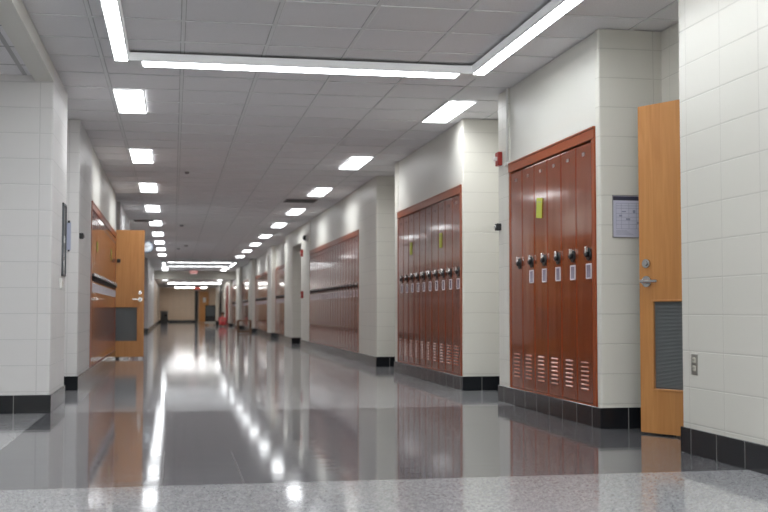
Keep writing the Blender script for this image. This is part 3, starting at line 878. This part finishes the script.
# ------------------------------------------------------------------ loose things far down the corridor
# low open wooden table
r = empty('side_table', (2.47, 40.65, 0)); tag(r, 'low open-framed brown wooden table standing by the right wall', 'table')
w, d, hh = 0.25, 0.23, 0.475
m = MB(); m.box(-w, w, -d, d, hh - 0.05, hh, 0, 0.006); m.build('tabletop', M['benchwood'], r)
for sx in (-1, 1):
    for sy in (-1, 1):
        m = MB(); m.box(sx * w - sx * 0.060, sx * w - sx * 0.002, sy * d - sy * 0.055, sy * d - sy * 0.005, 0, hh - 0.03, 0, 0.004); m.build('leg', M['benchwood'], r)
m = MB(); m.box(-w + 0.03, w - 0.03, -0.15, 0.15, 0.10, 0.112); m.build('shelf', M['benchwood'], r)
for sy in (-1, 1):
    m = MB(); m.box(-w + 0.045, w - 0.045, sy * (d - 0.035), sy * (d - 0.015), 0.03, 0.08); m.build('stretcher', M['benchwood'], r)

# dark cart
r = empty('equipment_cart', (1.955, 62.4, 0)); tag(r, 'tall dark boxy cart on a pale base standing left of the person in red', 'cart')
m = MB(); m.box(-0.27, -0.23, -0.25, 0.25, 0.24, 1.10, 0, 0.006); m.box(0.23, 0.27, -0.25, 0.25, 0.24, 1.10, 0, 0.006)
m.box(-0.27, 0.27, -0.25, 0.25, 1.06, 1.10, 0, 0.006); m.box(-0.27, 0.27, -0.25, 0.25, 0.22, 0.26, 0, 0.006); m.box(-0.24, 0.24, 0.2, 0.25, 0.24, 1.08)
m.build('cabinet', M['cartdark'], r)
m = MB(); m.box(-0.23, 0.23, -0.20, -0.17, 0.50, 1.05, 0, 0.01); m.build('screen', M['glassdark'], r)
m = MB(); m.box(-0.23, 0.23, -0.22, 0.15, 0.27, 0.46, 0, 0.01); m.build('drawer', M['black'], r)
m = MB(); m.box(-0.28, 0.28, -0.28, 0.28, 0.09, 0.21, 0, 0.03, False, 3); m.build('base', M['beige'], r)
for sx in (-1, 1):
    for sy in (-1, 1):
        m = MB(); m.cyl((sx * 0.22, sy * 0.22, 0.045), 'x', 0.045, 0.03, 0, 16); m.build('caster', M['black'], r)

# grey recycling bin at the far left
r = empty('waste_bin', (-0.59, 75.0, 0)); tag(r, 'grey lidded bin standing at the far left before the tan wall', 'bin')
m = MB(); m.box(-0.22, 0.22, -0.2, 0.2, 0, 0.66, 0, 0.03, True, 3); m.build('body', M['greyplastic'], r)
m = MB(); m.box(-0.24, 0.24, -0.22, 0.22, 0.66, 0.78, 0, 0.03, False, 3); m.build('lid', M['greyplastic'], r)
m = MB(); m.box(0.02, 0.16, -0.226, -0.2, 0.44, 0.55, 0, 0.005); m.build('opening', M['black'], r)

# small bag next to the cart
m = MB(); m.box(2.20, 2.36, 61.0, 61.25, 0.0, 0.22, 0, 0.05, False, 3); m.ball((2.28, 61.12, 0.22), 0.06, (1, 0.8, 0.9))
tag(m.build('bag', M['black']), 'small dark bag on the floor between the cart and the person in red', 'bag')

# ---- person sitting on the floor in red
def skin_mesh(pts, edges, name, mat, parent, sub=2):
    me = bpy.data.meshes.new(name)
    me.from_pydata([p[0] for p in pts], edges, [])
    o = bpy.data.objects.new(name, me); COL.objects.link(o)
    sk = o.modifiers.new('skin', 'SKIN')
    lay = me.skin_vertices if len(me.skin_vertices) else None
    if lay is None:
        bm = bmesh.new(); bm.from_mesh(me); bm.verts.layers.skin.verify(); bm.to_mesh(me); bm.free()
    for i, p in enumerate(pts):
        me.skin_vertices[0].data[i].radius = (p[1], p[1] * (p[2] if len(p) > 2 else 1))
    me.skin_vertices[0].data[0].use_root = True
    ss = o.modifiers.new('sub', 'SUBSURF'); ss.levels = sub; ss.render_levels = sub
    dg = bpy.context.evaluated_depsgraph_get()
    m2 = bpy.data.meshes.new_from_object(o.evaluated_get(dg))
    bpy.data.objects.remove(o)
    m2.materials.clear(); m2.materials.append(mat)
    for p in m2.polygons: p.use_smooth = True
    q = bpy.data.objects.new(name, m2); COL.objects.link(q); q.parent = parent
    return q
# local frame: faces -Y, seat on the floor
r = empty('person', (2.45, 58.35, 0), 0.0)
tag(r, 'person in red sitting on the floor with knees up near the far right wall', 'person')
body = [((0, 0.02, 0.11), 0.125), ((0, 0.04, 0.26), 0.105), ((0, 0.03, 0.40), 0.125), ((0, 0.02, 0.47), 0.06), ((0, 0.00, 0.53), 0.047), ((0, -0.01, 0.60), 0.078), ((0, -0.015, 0.665), 0.070),
        ((-0.15, 0.02, 0.435), 0.05), ((-0.20, -0.06, 0.28), 0.042), ((-0.10, -0.22, 0.33), 0.034), ((-0.04, -0.27, 0.35), 0.03),
        ((0.15, 0.02, 0.435), 0.05), ((0.20, -0.06, 0.28), 0.042), ((0.10, -0.22, 0.33), 0.034), ((0.04, -0.27, 0.34), 0.03),
        ((-0.10, -0.05, 0.11), 0.085), ((-0.11, -0.28, 0.36), 0.062), ((-0.10, -0.40, 0.08), 0.042), ((-0.10, -0.50, 0.04), 0.035),
        ((0.10, -0.05, 0.11), 0.085), ((0.11, -0.28, 0.36), 0.062), ((0.10, -0.40, 0.08), 0.042), ((0.10, -0.50, 0.04), 0.035)]
ed = [(0, 1), (1, 2), (2, 3), (3, 4), (4, 5), (5, 6), (2, 7), (7, 8), (8, 9), (9, 10), (2, 11), (11, 12), (12, 13), (13, 14),
      (0, 15), (15, 16), (16, 17), (17, 18), (0, 19), (19, 20), (20, 21), (21, 22)]
bo = skin_mesh(body, ed, 'body', M['skin'], r)
bo.data.materials.append(M['pink']); bo.data.materials.append(M['redpants']); bo.data.materials.append(M['black'])
for p in bo.data.polygons:
    cx, cy_, cz = p.center
    if cz > 0.505: p.material_index = 0
    elif cy_ < -0.43: p.material_index = 3
    elif (abs(cx) < 0.075 and cy_ < -0.20 and cz > 0.29): p.material_index = 0
    elif cz > 0.21 and not (cy_ < -0.14 and abs(cx) < 0.19 and cz < 0.45 and abs(cx) > 0.075 and cz > 0.36): p.material_index = 1
    else: p.material_index = 2
m = MB(); m.ball((0, 0.012, 0.645), 0.092, (0.95, 1.0, 1.05), 0, 20); m.ball((0, 0.06, 0.58), 0.07, (1.0, 0.7, 1.4), 0, 16)
m.build('hair', M['hair'], r)
m = MB(); m.ball((-0.028, -0.083, 0.632), 0.009); m.ball((0.028, -0.083, 0.632), 0.009); m.build('eyes', M['black'], r)
m = MB(); m.ball((0, -0.092, 0.610), 0.012, (0.8, 1, 1.3)); m.build('nose', M['skin'], r)
for s in (-1, 1):
    for k, (dx, L_) in enumerate(((-0.018, 0.045), (-0.006, 0.052), (0.006, 0.05), (0.018, 0.04))):
        m = MB(); m.cyl((s * 0.045 - s * 0.02 * 0 + dx, -0.285, 0.33 - L_ / 4), 'z', 0.007, L_, 0, 8); m.build('finger', M['skin'], r)
    m = MB(); m.cyl((s * 0.045 - s * 0.03, -0.275, 0.355), 'x', 0.008, 0.04, 0, 8); m.build('thumb', M['skin'], r)

# ------------------------------------------------------------------ world and view
wd = bpy.data.worlds.new('world'); C.world = wd; wd.use_nodes = True
wd.node_tree.nodes['Background'].inputs[0].default_value = (0.6, 0.65, 0.7, 1)
wd.node_tree.nodes['Background'].inputs[1].default_value = 0.05
C.view_settings.view_transform = 'Standard'
C.view_settings.look = 'None'
C.view_settings.gamma = 1.0
C.view_settings.use_curve_mapping = False
C.view_settings.exposure = 1.25
